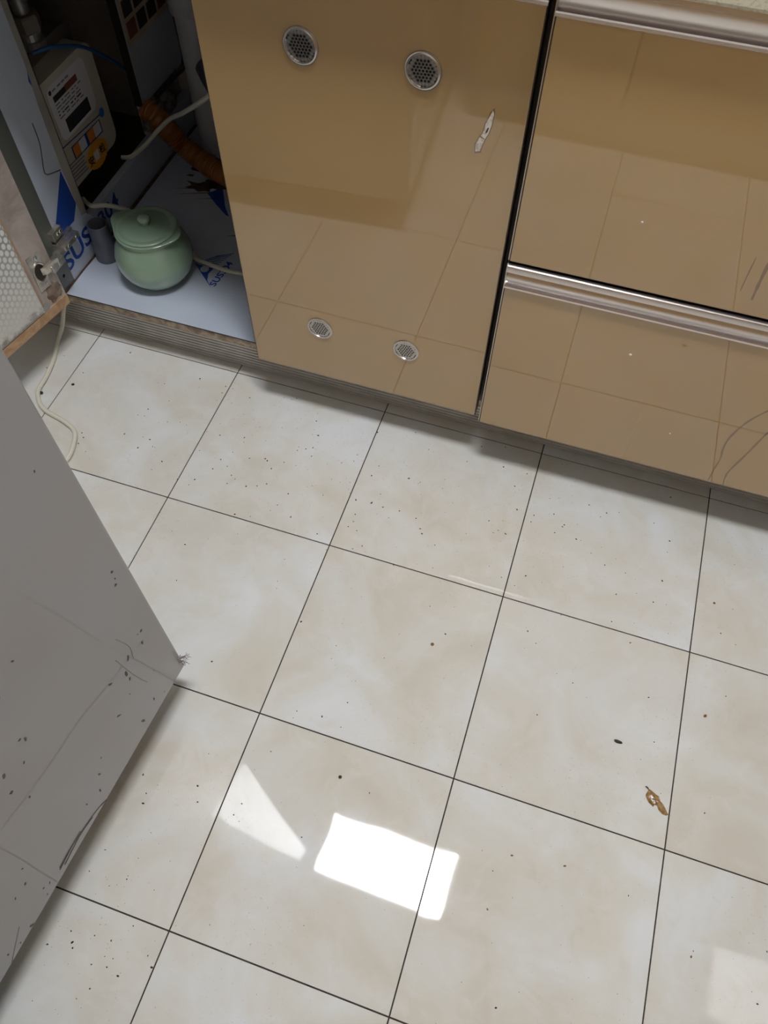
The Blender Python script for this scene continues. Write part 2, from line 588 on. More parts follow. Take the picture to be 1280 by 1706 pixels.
MB().prism([(XW, 0.101, 0.205), (XW, 0.117, 0.200), (XW, 0.117, zt), (XW, 0.104, zt), (XW, 0.1045, 0.47), (XW, 0.0995, 0.41), (XW, 0.0965, 0.31)], (0.0005, 0, 0)).build('bare_strip', 'wall_matt', side)
MB().prism([(XW + 0.0005, YC, ZL), (XW + 0.0042, YC, ZL), (XW + 0.0038, 0.05, ZL), (XW + 0.006, 0.09, ZL), (XW + 0.009, 0.24, ZL), (XW + 0.0085, 0.54, ZL), (XW + 0.0005, 0.54, ZL)], (0, 0, 0.0004)).build('gap_shade_strip', 'rust_and_gap', lin)  # dark brown strip painted for the shaded gap between side and bottom sheets
MB().box((XW + 0.001, YC - 0.0016, 0.1180), (0.158, YC - 0.00105, 0.1201)).build('front_edge', 'trim_dark', lin)
# embossed flap outline
MB().tube([(XW + 0.0003, 0.072, 0.40), (XW + 0.0003, 0.070, 0.365), (XW + 0.0003, 0.056, 0.327), (XW + 0.0003, 0.058, 0.318), (XW + 0.0003, 0.066, 0.313), (XW + 0.0003, 0.093, 0.303)], 0.0008, 6).build('flap_seam', 'ink', side)
MB().box((0.160, YC, 0.1186), (0.176, 0.545, 0.79)).build('side_panel', 'carcass', base)
MB().box((-0.638, YC, 0.770), (0.176, 0.06, 0.788)).build('top_rail', 'carcass', base)

# printed logos
def flat(name, pts3, e, mt, parent):
    return MB().prism(pts3, e).build(name, mt, parent)


px = XW + 0.0002
flat('printed_triangle', [(px, y, z) for y, z in [(0.092, 0.302), (0.023, 0.226), (0.038, 0.212), (0.078, 0.210), (0.099, 0.232)]], (0.0002, 0, 0), 'blue_print', side)
flat('printed_triangle', [(px, y, z) for y, z in [(0.099, 0.452), (0.106, 0.47), (0.106, 0.43)]], (0.0002, 0, 0), 'blue_print', side)
text_mesh('printed_lettering', 'SUS', 0.049, basis((px, 0.014, 0.143), (0, 1.18, 0.06), (0, -0.05, 1)), 'blue_print', side)
text_mesh('printed_lettering', '304', 0.044, basis((px, 0.140, 0.145), (0, 1.12, 0.05), (0, -0.05, 1)), 'blue_print', side)
# on the bottom
tri = [(-0.428, 0.135), (-0.408, 0.134), (-0.389, 0.133), (-0.392, 0.117), (-0.386, 0.100), (-0.371, 0.084), (-0.398, 0.108)]
flat('printed_triangle', [(x, y, ZL) for x, y in tri], (0, 0, 0.0002), 'blue_print', lin)
disc = [(-0.404 + 0.0085 * math.cos(a * math.pi / 9), 0.1265 + 0.0085 * math.sin(a * math.pi / 9), ZL + 0.0002) for a in range(18)]
flat('printed_circle', disc, (0, 0, 0.0002), 'film_steel', lin)
st = MB()
for k in range(9):
    t = k / 8
    a = Vector((-0.428 + 0.030 * t, 0.137 + 0.030 * t, ZL))
    b = Vector((-0.389 + 0.020 * t, 0.136 + 0.048 * t, ZL))
    n = Vector((-0.3, 0.6, 0)).normalized() * 0.0007
    st.prism([a - n, b - n, b + n, a + n], (0, 0, 0.0002))
st.build('printed_stripes', 'blue_print', lin)
text_mesh('printed_lettering', 'SUS304', 0.0185, basis((-0.366, 0.089, ZL), (0.12, 1.22, 0), (-1.0, 0.10, 0)), 'blue_print', lin)
flat('printed_triangle', [(x, y, ZL) for x, y in [(-0.494, 0.333), (-0.483, 0.347), (-0.472, 0.359), (-0.458, 0.335), (-0.443, 0.307), (-0.423, 0.281), (-0.431, 0.283), (-0.462, 0.306)]], (0, 0, 0.0002), 'blue_print', lin)
# rusty smears on the lining
rnd = random.Random(3)
for cx, cy, r in [(-0.515, 0.350, 0.030), (-0.49, 0.365, 0.025), (-0.47, 0.375, 0.022), (-0.54, 0.40, 0.016), (-0.552, 0.375, 0.007), (-0.43, 0.39, 0.03)]:
    pts = []
    for k in range(16):
        a = k * math.pi / 8
        rr = r * rnd.uniform(0.45, 1.15)
        pts.append((cx + rr * 1.3 * math.cos(a), cy + rr * 0.6 * math.sin(a), ZL))
    MB().prism(pts, (0, 0, 0.0003)).build('rust_smear', 'rust_and_gap', lin)
for (xa, ya, xb, yb_) in [(-0.57, 0.325, -0.50, 0.345), (-0.555, 0.31, -0.49, 0.335), (-0.51, 0.31, -0.46, 0.325), (-0.405, 0.225, -0.385, 0.232)]:
    MB().prism([(xa, ya, ZL), (xb, yb_, ZL), (xb, yb_ + 0.0025, ZL)], (0, 0, 0.0003)).build('rust_scratch', 'rust_and_gap', lin)

# brochure stuck on the back piece of the side panel
br = MB()
br.prism([(px, 0.377, 0.364), (px, 0.540, 0.364), (px, 0.540, 0.60), (px, 0.377, 0.60)], (0.0003, 0, 0), 0)
for yk in range(4):
    for zk in range(3):
        ya, za = 0.386 + yk * 0.038, 0.374 + zk * 0.036
        br.prism([(px + 0.0003, ya, za), (px + 0.0003, ya + 0.031, za), (px + 0.0003, ya + 0.031, za + 0.028), (px + 0.0003, ya, za + 0.028)], (0.0002, 0, 0), 1 if (yk + zk) % 3 else 2)
pm = mat('faded_leaflet', (0.50, 0.42, 0.34), 0.6, var=0.1)
br.build('leaflet', [pm, M['ink'], M['red_print']], base)


# vents: ring with a perforated plate (37 holes) and a flat black disc painting the dark of the holes
def vent_mesh(mb, cx, cz, yf, rim_h, mi0=0, mi1=1):
    R0 = 0.0215
    pr = [(R0, 0.0), (R0, -rim_h * 0.5), (R0 - 0.0006, -rim_h * 0.8), (R0 - 0.0016, -rim_h * 0.75), (R0 - 0.0030, -rim_h), (R0 - 0.0038, -rim_h), (R0 - 0.0044, -0.0010)]
    mb.lathe(pr, (cx, yf, cz), 40, mi0, axis=1)
    yp = yf - 0.0010
    p = 0.0041
    hr = 0.0015 if rim_h > 0.003 else 0.0013
    th0 = math.radians(4)
    for q in range(-4, 5):
        for r in range(-4, 5):
            if abs(q + r) > 4:
                continue
            solid = max(abs(q), abs(r), abs(q + r)) == 4
            ux, uz = p * (q + r / 2), p * (r * math.sqrt(3) / 2)
            c, s = math.cos(th0), math.sin(th0)
            hx, hz = cx + ux * c - uz * s, cz + ux * s + uz * c
            vs = []
            for k in range(12):
                a = th0 + math.pi / 6 + k * math.pi / 6
                ap = p / 2
                rr = ap / math.cos(((k * 30 + 30) % 60 - 30) * math.pi / 180) if k % 2 == 1 else ap / math.cos(math.pi / 6)
                vs.append((hx + rr * math.cos(a), yp, hz + rr * math.sin(a)))
            if solid:
                mb.add(vs, [tuple(range(12))], mi0)
                continue
            for k in range(12):
                a = th0 + math.pi / 6 + k * math.pi / 6
                vs.append((hx + hr * math.cos(a), yp, hz + hr * math.sin(a)))
            for k in range(12):
                a = th0 + math.pi / 6 + k * math.pi / 6
                vs.append((hx + hr * math.cos(a), yp + 0.0003, hz + hr * math.sin(a)))
            fs = [(k, (k + 1) % 12, 12 + (k + 1) % 12, 12 + k) for k in range(12)] + [(12 + k, 12 + (k + 1) % 12, 24 + (k + 1) % 12, 24 + k) for k in range(12)]
            mb.add(vs, fs, mi0)
    mb.lathe([(R0 - 0.0045, -0.0002), (0.0001, -0.0001)], (cx, yf, cz), 24, mi1, axis=1)
    return mb


def panel_door(x0, x1, yf, z0, z1, parent, name):
    d = MB().box((x0 + 0.0012, yf, z0 + 0.0012), (x1 - 0.0012, yf + 0.022, z1), bev=0.0008).build(name, 'champagne', parent)
    t = MB()
    t.box((x0, yf + 0.0010, z0), (x0 + 0.0011, yf + 0.022, z1)).box((x1 - 0.0011, yf + 0.0010, z0), (x1, yf + 0.022, z1)).box((x0, yf + 0.0010, z0), (x1, yf + 0.022, z0 + 0.0011))
    t.build('edge_trim', 'trim_dark', d)
    return d


YD = -0.048
door = panel_door(-0.220, 0.1735, YD, 0.117, 0.754, base, 'door')
door['label'] = 'closed champagne gloss door with four round vents'
handle(-0.220, 0.1735, YD, 0.754, door)
for cx, cz, rh in [(-0.0905, 0.6705, 0.0035), (0.052, 0.669, 0.0035), (-0.0965, 0.2325, 0.0022), (0.048, 0.231, 0.0022)]:
    vent_mesh(MB(), cx, cz, YD, rh).build('vent', ['steel', 'black'], door, smooth=True, ang=40)
gash = [(0.1338, 0.6403), (0.1349, 0.6368), (0.1344, 0.6319), (0.1337, 0.6222), (0.1313, 0.6125), (0.1284, 0.6059), (0.126, 0.5984), (0.1241, 0.5897), (0.1195, 0.5882), (0.1195, 0.597), (0.123, 0.606), (0.1261, 0.6114), (0.1279, 0.6194), (0.1282, 0.6236), (0.1306, 0.6299), (0.1324, 0.6343)]
gash = [(x + (0.0007 if 0 < i < 8 else -0.0007 if i > 8 else 0), z) for i, (x, z) in enumerate(gash)]
g = MB()
big = [(x + (0.0011 if i < 8 else -0.0011) + rnd.uniform(-.0004, .0004), z + (0.003 if i in (0, 15) else 0) - (0.002 if i in (7, 8) else 0)) for i, (x, z) in enumerate(gash)]
g.prism([(x, YD - 0.0002, z) for x, z in big], (0, 0.0002, 0), 1)
g.prism([(x, YD - 0.0006, z) for x, z in gash], (0, 0.0004, 0), 0)
g.prism([(x, YD - 0.0008, z) for x, z in [(0.1307, 0.6201), (0.132, 0.6194), (0.1309, 0.6149), (0.129, 0.6124), (0.1286, 0.614), (0.1296, 0.6176)]], (0, 0.0002, 0), 2)
g.prism([(x, YD - 0.0008, z) for x, z in [(0.1225, 0.6075), (0.1285, 0.6050), (0.1288, 0.6058), (0.1240, 0.6085)]], (0, 0.0002, 0), 1)
g.build('torn_gash', ['plaster', 'streak', 'rust_and_gap'], door)

# open door
A = Vector((-0.606, -0.038, 0))
DV = Vector((-0.2115, -0.9774, 0))
NV = Vector((0.9774, -0.2115, 0))


def dp(s, n, z):
    q = A + DV * s + NV * n
    return (q.x, q.y, z)


def dbox(mb, s0, s1, n0, n1, z0, z1, mi=0):
    vs = [dp(s, n, z) for z in (z0, z1) for n in (n0, n1) for s in (s0, s1)]
    return mb.add(vs, [(0, 1, 3, 2), (4, 6, 7, 5), (0, 4, 5, 1), (2, 3, 7, 6), (0, 2, 6, 4), (1, 5, 7, 3)], mi)


od = dbox(MB(), -0.008, 0.382, -0.020, 0, 0.120, 0.790).build('door', 'stile', base)
od['label'] = 'open door seen from inside, pinkish frame and embossed foil'
dbox(MB(), -0.008, 0.382, -0.0225, -0.0200, 0.117, 0.790).build('door_face', 'champagne', od)
dbox(MB(), -0.0082, 0.382, -0.0202, 0.0022, 0.1168, 0.137).build('bottom_rail', 'rail_wood', od)
dbox(MB(), 0.0475, 0.382, 0.0001, 0.0030, 0.139, 0.785).build('foil_panel', 'foil', od)
t = dbox(MB(), 0.0435, 0.0475, 0.0001, 0.0036, 0.150, 0.785)
t.build('panel_strip', 'tan_strip', od)
dbox(MB(), 0.034, 0.048, 0.0001, 0.0018, 0.137, 0.152).build('corner_plate', 'galv', od)
ds = MB()
pts = []
for k in range(20):
    a = k * math.pi / 10
    rr = rnd.uniform(0.75, 1.1)
    pts.append(dp(0.012 + 0.019 * rr * math.cos(a), 0.0001, 0.158 + 0.021 * rr * math.sin(a)))
ds.prism(pts, NV * 0.0003)
ds.build('dirt_smear', stain_wood_material('brown_dirt', (0.14, 0.085, 0.05), (0.30, 0.22, 0.17), 60), od)

# hinge between open door and side panel
hg = MB()
dbox(hg, 0.011, 0.036, 0, 0.0022, 0.176, 0.246)
hinge = hg.build('hinge', 'nickel', base)
hc = MB()
cup = [dp(0.022 + 0.0105 * math.cos(a * math.pi / 8), 0.0024, 0.2105 + 0.0165 * math.sin(a * math.pi / 8)) for a in range(16)]
hc.prism(cup, NV * 0.0004)
hc.build('cup', 'trim_dark', hinge)
cr = MB()
for k in range(16):
    pass
ring = [dp(0.022 + 0.0125 * math.cos(a * math.pi / 10), 0.0030, 0.2105 + 0.0185 * math.sin(a * math.pi / 10)) for a in range(21)]
cr.tube(ring, 0.0012, 6, sub=1, caps=False)
cr.build('cup_rim', 'nickel', hinge, smooth=True)
for zz_ in (0.184, 0.238):
    MB().lathe([(0.0001, 0.0012), (0.0022, 0.0012), (0.0036, 0.0004), (0.0036, 0.0)], dp(0.018, 0.0022, zz_), 12, axis=0).build('screw', 'nickel', hinge)
lk = MB()
lk.prism([dp(0.020, 0.004, 0.203), dp(0.020, 0.004, 0.217), (-0.597, -0.030, 0.219), (-0.597, -0.030, 0.203)], (0.006, 0.004, 0))
lk.box((-0.609, -0.045, 0.1985), (-0.592, -0.010, 0.2125), bev=0.001)
lk.build('link_arm', 'nickel', hinge)
am = MB()
am.box((-0.6135, -0.012, 0.200), (-0.6010, 0.056, 0.2105), bev=0.001)
am.box((-0.6135, 0.008, 0.203), (-0.5985, 0.050, 0.2125), bev=0.001)
am.build('arm', 'nickel', hinge)
mp_ = MB()
mp_.box((XW, 0.014, 0.180), (XW + 0.003, 0.034, 0.236), bev=0.0008).box((XW, 0.004, 0.197), (XW + 0.008, 0.058, 0.214), bev=0.0008)
mp_.box((XW, 0.004, 0.222), (XW + 0.010, 0.032, 0.238), bev=0.001)
mp_.build('mounting_plate', 'nickel', hinge)
for (yy, zs, xx) in [(0.018, 0.2305, XW + 0.010), (0.026, 0.2305, XW + 0.010), (0.044, 0.208, -0.5985), (0.018, 0.208, -0.5985), (0.024, 0.187, XW + 0.003)]:
    MB().lathe([(0.0001, 0.0012), (0.0026, 0.0012), (0.0034, 0.0003), (0.0034, 0)], (xx, yy, zs), 12, axis=0).lathe([(0.0001, 0.0014), (0.0011, 0.0014), (0.0011, 0.0008)], (xx, yy, zs), 8, 1, axis=0).build('screw', ['nickel', 'black'], hinge)
MB().lathe([(0.0001, 0.0006), (0.0035, 0.0006), (0.0035, 0)], (XW, 0.000, 0.148), 14, axis=0).build('dark_hole_disc', 'black', side)  # black disc stands in for the dark inside an open hole

# ------------------------------------------------------------------ drawer cabinet (right)
dc = thing('drawer_cabinet', 'champagne gloss drawer cabinet with two chrome-topped drawers', 'cabinet', (0.58, 0.25, 0.1015))
MB().box((0.180, YC - 0.001, 0.1015), (0.990, 0.545, 0.788)).build('carcass', 'carcass', dc)
YR = -0.062
for z0, z1, nm in [(0.121, 0.415, 'low'), (0.4565, 0.753, 'up')]:
    d = panel_door(0.1832, 0.990, YR, z0, z1, dc, 'drawer_front')
    d['label'] = 'lower drawer front with drip stains' if nm == 'low' else 'upper drawer front below the countertop'
    handle(0.1832, 0.990, YR, z1, d)
    MB().box((0.1815, YR + 0.003, z0), (0.1831, YR + 0.030, z1 + 0.036)).build('side_strip', 'trim_steel', d)
    MB().box((0.186, YR + 0.022, z0 + 0.004), (0.985, YC - 0.0012, z1 + 0.03)).build('drawer_box', 'carcass', d)

    def streak(pts, w, mt, off=0.00025):
        s = MB()
        P = catmull([Vector((x, 0, z)) for x, z in pts], 6)
        poly_l, poly_r = [], []
        for i, p in enumerate(P):
            a_, b_ = P[max(i - 1, 0)], P[min(i + 1, len(P) - 1)]
            t_ = (b_ - a_).normalized()
            n_ = Vector((-t_.z, 0, t_.x))
            ww = w * (0.85 + 0.15 * math.sin(i * 0.9)) * (0.5 + 0.5 * math.sin(math.pi * (i + 0.5) / len(P)))
            poly_l.append(p + n_ * ww)
            poly_r.append(p - n_ * ww)
        n = len(P)
        vs = [(q.x, YR - off, q.z) for q in poly_l] + [(q.x, YR - off, q.z) for q in poly_r] + [(q.x, YR, q.z) for q in poly_l] + [(q.x, YR, q.z) for q in poly_r]
        fs = [(i, i + 1, n + i + 1, n + i) for i in range(n - 1)] + [(2 * n + i, 2 * n + i + 1, i + 1, i) for i in range(n - 1)] + [(n + i, n + i + 1, 3 * n + i + 1, 3 * n + i) for i in range(n - 1)]
        s.add(vs, fs)
        return s.build('drip_stain', mt, d)
    if nm == 'low':
        streak([(0.558, 0.124), (0.556, 0.155), (0.555, 0.182), (0.549, 0.215), (0.551, 0.248), (0.560, 0.280), (0.573, 0.306), (0.59, 0.33)], 0.0016, 'streak')
        streak([(0.582, 0.123), (0.578, 0.140), (0.577, 0.160), (0.583, 0.202), (0.588, 0.242), (0.591, 0.265), (0.60, 0.30)], 0.0016, 'streak')
        streak([(0.418, 0.244), (0.419, 0.20), (0.421, 0.16), (0.422, 0.128)], 0.0018, 'scrape', 0.0001)
        for (xx, zz_, r) in [(0.371, 0.348, 0.0022), (0.470, 0.211, 0.0013)]:
            MB().lathe([(0.0001, -0.0012), (r * 0.7, -0.0009), (r, 0)], (xx, YR, zz_), 10, axis=1).build('fleck', 'plaster', d)
    else:
        streak([(0.479, 0.481), (0.478, 0.495), (0.477, 0.510), (0.476, 0.54), (0.478, 0.58)], 0.0022, 'streak')
        streak([(0.462, 0.49), (0.461, 0.51), (0.460, 0.54)], 0.0009, 'streak')
        MB().lathe([(0.0001, -0.0008), (0.0012, -0.0005), (0.0016, 0)], (0.326, YR, 0.553), 10, axis=1).build('fleck', 'plaster', d)

# countertop
ct = MB().box((-1.0, -0.088, 0.7935), (0.995, 0.555, 0.835), bev=0.004).build('countertop', 'counter')
tag(ct, 'beige speckled stone countertop over the drawers at top right', 'countertop')
MB().box((-0.99, -0.020, 0.7912), (0.99, 0.55, 0.7934)).build('under_board', 'tan_strip', ct)

# niche cabinet that holds the gas meter, left of the open door
nc = thing('corner_cabinet', 'dark corner cabinet niche behind the cut-out, holding the gas meter', 'cabinet', (-0.82, 0.25, 0.1015))
MB().box((-0.99, YC, 0.1015), (-0.641, 0.545, 0.1185)).build('bottom_board', 'carcass', nc)
MB().box((-0.99, YC, 0.1186), (-0.972, 0.545, 0.787)).build('side_panel', 'wall_matt', nc)
MB().box((-0.971, 0.530, 0.1186), (-0.641, 0.545, 0.787)).build('back_panel', 'wall_matt', nc)
MB().box((-0.99, YD, 0.117), (-0.645, YC - 0.0015, 0.787)).build('door', 'champagne', nc)
# mortar block behind the side panel
# ------------------------------------------------------------------ opposite cabinets (mirrored in the doors)
oc = thing('opposite_cabinet', 'base cabinet across the aisle, mirrored in the glossy doors', 'cabinet', (0.45, -1.35, 0))
MB().box((-0.09, -1.65, 0.10), (0.99, -1.06, 0.79)).build('carcass', 'carcass', oc)
MB().box((-0.09, -1.11, 0.0), (0.99, -1.095, 0.099)).build('toe_kick', 'rib_alu', oc)
for k in range(3):
    MB().box((-0.09 + k * 0.36, -1.059, 0.11), (0.265 + k * 0.36, -1.037, 0.785), bev=0.001).build('door', 'champagne', oc)
oct_ = MB().box((-0.09, -1.655, 0.791), (0.99, -1.02, 0.83), bev=0.004).build('worktop', 'counter', oc)

# ------------------------------------------------------------------ refrigerator at the left
FP = Vector((-0.1104, -0.5874, 0.0))
FZ = 0.078
FD = Vector((-0.034, -0.421, 0)).normalized()
FN = Vector((-FD.y, FD.x, 0))          # outward, towards +x
LEAN = 0.021


def fp(s, n, z):
    q = FP + FD * s + FN * n
    return Vector((q.x + LEAN * (z - FZ), q.y, z))


fridge = thing('refrigerator', 'tall grey refrigerator with scuffed glossy side at the left edge', 'refrigerator', tuple(fp(0.3, -0.3, 0.0)))


def fbox(mb, s0, s1, n0, n1, z0, z1, mi=0):
    vs = [fp(s, n, z) for z in (z0, z1) for n in (n0, n1) for s in (s0, s1)]
    return mb.add(vs, [(0, 1, 3, 2), (4, 6, 7, 5), (0, 4, 5, 1), (2, 3, 7, 6), (0, 2, 6, 4), (1, 5, 7, 3)], mi)


fm = fbox(MB(), 0, 0.56, -0.56, 0, FZ, 1.70)
body = fm.build('body', 'grey_gloss', fridge)
bv = body.modifiers.new('bevel', 'BEVEL')
bv.width = 0.0025
bv.segments = 2
fbox(MB(), 0.03, 0.53, -0.53, -0.03, 0.045, FZ - 0.0005).build('base_plate', 'black', fridge)
for s_, n_ in [(0.06, -0.07), (0.50, -0.07), (0.06, -0.49), (0.50, -0.49)]:
    c = fp(s_, n_, 0.0)
    MB().lathe([(0.0001, 0), (0.02, 0), (0.02, 0.012), (0.010, 0.016), (0.010, 0.045), (0.0001, 0.045)], (c.x, c.y, 0), 16).build('foot', 'rubber', fridge)
# scuffs on the side
sf = MB()
rs_ = random.Random(11)
for k in range(70):
    s_, z_ = rs_.uniform(0.01, 0.5), 0.084 + 0.6 * rs_.random() ** 1.3
    r = rs_.choice([0.0009, 0.0012, 0.0016, 0.0022])
    el = rs_.uniform(1, 3.2)
    an = rs_.uniform(-0.6, 0.6)
    pts = []
    for q in range(8):
        a = q * math.pi / 4
        rr = r * rs_.uniform(0.6, 1.2)
        u_, w_ = rr * math.cos(a), rr * el * math.sin(a)
        pts.append(fp(s_ + u_ * math.cos(an) - w_ * math.sin(an), 0.0001, z_ + u_ * math.sin(an) + w_ * math.cos(an)))
    sf.prism(pts, FN * 0.0002)
sfo = sf.build('scuff_marks', 'scuff', fridge)
sfo['kind'] = 'stuff'
# long bent scratches along the lower edge
sm = MB()
for pl in [[(0.200, 0.080), (0.212, 0.090), (0.235, 0.099), (0.262, 0.104), (0.292, 0.099)], [(0.225, 0.093), (0.25, 0.099), (0.285, 0.093)], [(0.245, 0.106), (0.27, 0.106), (0.29, 0.103)]]:
    sm.tube([fp(s_, 0.0003, z_) for s_, z_ in pl], 0.0006, 5, sub=5)
sm.build('bent_scratch', 'scuff', fridge)
for pl in [[(0.060, 0.32), (0.052, 0.28), (0.056, 0.25)], [(0.075, 0.29), (0.068, 0.22), (0.060, 0.17)], [(0.36, 0.12), (0.38, 0.10), (0.40, 0.079)]]:
    MB().tube([fp(s_, 0.0002, z_) for s_, z_ in pl], 0.0005, 5, sub=5).build('hairline_scratch', mat('faint_scratch', (0.21, 0.205, 0.20), 0.4), fridge)
ln = MB()
for k in range(16):
    p0 = fp(rs_.uniform(0.0, 0.006), rs_.uniform(-0.002, 0.003), rs_.uniform(0.092, 0.120))
    pts = [p0]
    for q in range(3):
        pts.append(pts[-1] + Vector((rs_.uniform(-0.002, 0.006), rs_.uniform(-0.003, 0.005), rs_.uniform(-0.005, 0.005))))
    ln.tube(pts, 0.0003, 4, sub=3)
ln.build('lint_tuft', 'dust', fridge)

# ------------------------------------------------------------------ celadon jar
JX, JY = -0.475, 0.085
jar = thing('lidded_jar', 'pale green glazed lidded pot with two lugs on the steel shelf', 'jar', (JX, JY, 0.1203))
JZ = 0.1203
R = lambda lst: [(r, h) for r, h in lst]
body_p = [(0.0001, 0.0), (0.034, 0.0), (0.040, 0.002), (0.052, 0.012), (0.062, 0.027), (0.067, 0.045), (0.066, 0.062), (0.061, 0.077), (0.054, 0.088), (0.0505, 0.094), (0.0505, 0.098), (0.0535, 0.102),
          (0.0545, 0.105), (0.0525, 0.1065), (0.047, 0.105), (0.046, 0.098), (0.05, 0.085), (0.058, 0.05), (0.04, 0.012), (0.0001, 0.010)]
JA = math.radians(-7)


def lug(a, r, h):
    if 0.0985 < h < 0.110 and r > 0.0535:
        for a0, amp in ((JA, 0.012), (JA + math.pi, 0.014)):
            d_ = (a - a0 + math.pi) % (2 * math.pi) - math.pi
            wgt = math.exp(-(d_ / 0.36) ** 2)
            r += amp * wgt
            h += 0.004 * wgt
    return r, h


body_p = [(r_ * 1.045, h_ * 1.02) for r_, h_ in body_p]
MB().lathe(body_p, (JX, JY, JZ), 72, fn=lug).build('pot', 'celadon', jar, smooth=True, ang=60)
lid_p = [(0.0001, 0.104), (0.044, 0.104), (0.0490, 0.1062), (0.0502, 0.1080), (0.0495, 0.1096), (0.0470, 0.1105), (0.0440, 0.1102), (0.0395, 0.1090), (0.0385, 0.1094), (0.037, 0.1102), (0.020, 0.1120), (0.0075, 0.1128), (0.0001, 0.113)]
lid_p = [(r_ * 1.085, h_ * 1.02) for r_, h_ in lid_p]
lid = MB().lathe(lid_p, (JX, JY, JZ), 56).build('lid', 'celadon', jar, smooth=True, ang=60)
MB().lathe([(0.0070, 0.112), (0.0066, 0.116), (0.0085, 0.119), (0.0112, 0.1225), (0.0115, 0.1255), (0.0095, 0.1285), (0.0055, 0.1302), (0.0001, 0.1306)], (JX, JY, JZ + 0.002), 28).build('knob', 'celadon', lid, smooth=True, ang=60)

# ------------------------------------------------------------------ grey pvc coupling
cpx, cpy = -0.5925, 0.099
cp = MB().lathe([(0.0165, 0.0), (0.0215, 0.0), (0.0225, 0.002), (0.0225, 0.031), (0.0218, 0.0335), (0.0196, 0.0385), (0.0190, 0.040), (0.0190, 0.074), (0.0182, 0.0755), (0.0165, 0.0755), (0.0160, 0.073), (0.0160, 0.036), (0.0165, 0.0)],
                (cpx, cpy, 0.1202), 40).build('pipe_coupling', 'pvc_grey', None, smooth=True, ang=22)
origin_to(cp, (cpx, cpy, 0.1202))
tag(cp, 'dark grey plastic pipe reducer standing left of the green pot', 'pipe fitting')

# ------------------------------------------------------------------ gas meter
XM = -0.660
gm = thing('gas_meter', 'cream gas meter with white label and orange stickers in the niche', 'gas meter', (-0.73, 0.235, 0.21))


def rrect(y0, y1, z0, z1, r, x, seg=5):
    out = []
    for cy, cz, a0 in ((y1 - r, z1 - r, 0), (y0 + r, z1 - r, 90), (y0 + r, z0 + r, 180), (y1 - r, z0 + r, 270)):
        for k in range(seg + 1):
            a = math.radians(a0 + 90 * k / seg)
            out.append((x, cy + r * math.cos(a), cz + r * math.sin(a)))
    return out


front = MB().prism(rrect(0.140, 0.318, 0.214, 0.405, 0.022, XM), (-0.040, 0, 0)).build('front_cover', 'meter', gm, smooth=True, ang=40)
MB().prism(rrect(0.130, 0.330, 0.200, 0.425, 0.02, XM - 0.0405), (-0.10, 0, 0)).build('housing', 'meter_dark', gm, smooth=True, ang=40)
xl = XM + 0.0002
lb = MB().prism(rrect(0.168, 0.288, 0.298, 0.392, 0.014, xl), (0.0003, 0, 0)).build('label_plate', 'white_label', front)
LX = xl + 0.0004


def rect(name, y0, y1, z0, z1, mt, x=LX, sk=0.0):
    return MB().prism([(x, y0, z0), (x, y1, z0 + sk), (x, y1, z1 + sk), (x, y0, z1)], (0.0002, 0, 0)).build(name, mt, front)


rect('display', 0.191, 0.267, 0.304, 0.328, 'lcd')
rect('printed_bar', 0.180, 0.218, 0.364, 0.374, 'ink')
rect('printed_bar', 0.2182, 0.256, 0.364, 0.375, 'red_print')
MB().prism([(LX, 0.177 + 0.004 * math.cos(k * math.pi / 6), 0.383 + 0.004 * math.sin(k * math.pi / 6)) for k in range(12)], (0.0002, 0, 0)).build('emblem', 'ink', front)
pl = MB()
for k in range(5):
    z_ = 0.358 - k * 0.0058
    y_ = 0.180
    while y_ < 0.255:
        w_ = rs_.uniform(0.004, 0.016)
        pl.prism([(LX, y_, z_), (LX, y_ + w_, z_), (LX, y_ + w_, z_ + 0.0022), (LX, y_, z_ + 0.0022)], (0.0002, 0, 0), 0 if k != 3 else 1)
        y_ += w_ + rs_.uniform(0.002, 0.008)
for y_ in (0.184, 0.20, 0.213, 0.226):
    pl.prism([(LX, y_, 0.381), (LX, y_ + 0.010, 0.381), (LX, y_ + 0.010, 0.384), (LX, y_, 0.384)], (0.0002, 0, 0))
pl.build('small_print', ['grey_ink', 'ink'], front)['kind'] = 'stuff'
# blue line and dot, sticker strip, round sticker, caption lines
MB().prism([(xl, 0.141, 0.2935), (xl, 0.300, 0.2805), (xl, 0.300, 0.2825), (xl, 0.141, 0.2955)], (0.0002, 0, 0)).build('blue_line', 'blue_print', front)
MB().prism([(xl + 0.0002, 0.293 + 0.0075 * math.cos(k * math.pi / 8), 0.283 + 0.0085 * math.sin(k * math.pi / 8)) for k in range(16)], (0.0004, 0, 0)).build('blue_dot', 'blue_dot', front)
rect('sticker_border', 0.181, 0.280, 0.2565, 0.2815, 'blue_print', xl, -0.004)
for y0, y1, mt in [(0.184, 0.203, 'orange_print'), (0.2035, 0.225, 'white_label'), (0.233, 0.254, 'orange_print'), (0.2545, 0.277, 'white_label')]:
    rect('sticker', y0, y1, 0.2585 - 0.04 * (y0 - 0.181), 0.2795 - 0.04 * (y0 - 0.181), mt, xl + 0.0003)
rd = MB().prism([(xl + 0.0006, 0.243 + (0.035 + 0.0012 * (k % 2)) * math.cos(k * math.pi / 20), 0.2295 + (0.024 + 0.001 * (k % 2)) * math.sin(k * math.pi / 20)) for k in range(40)], (0.0003, 0, 0)).build('round_sticker', 'orange_sticker', front)
text_mesh('sticker_lettering', '安', 0.019, basis((xl + 0.0010, 0.211, 0.222), (0, 1, -0.05), (0, 0, 1)), 'ink', front)
text_mesh('sticker_lettering', '检', 0.019, basis((xl + 0.0010, 0.252, 0.224), (0, 1, -0.05), (0, 0, 1)), 'ink', front)
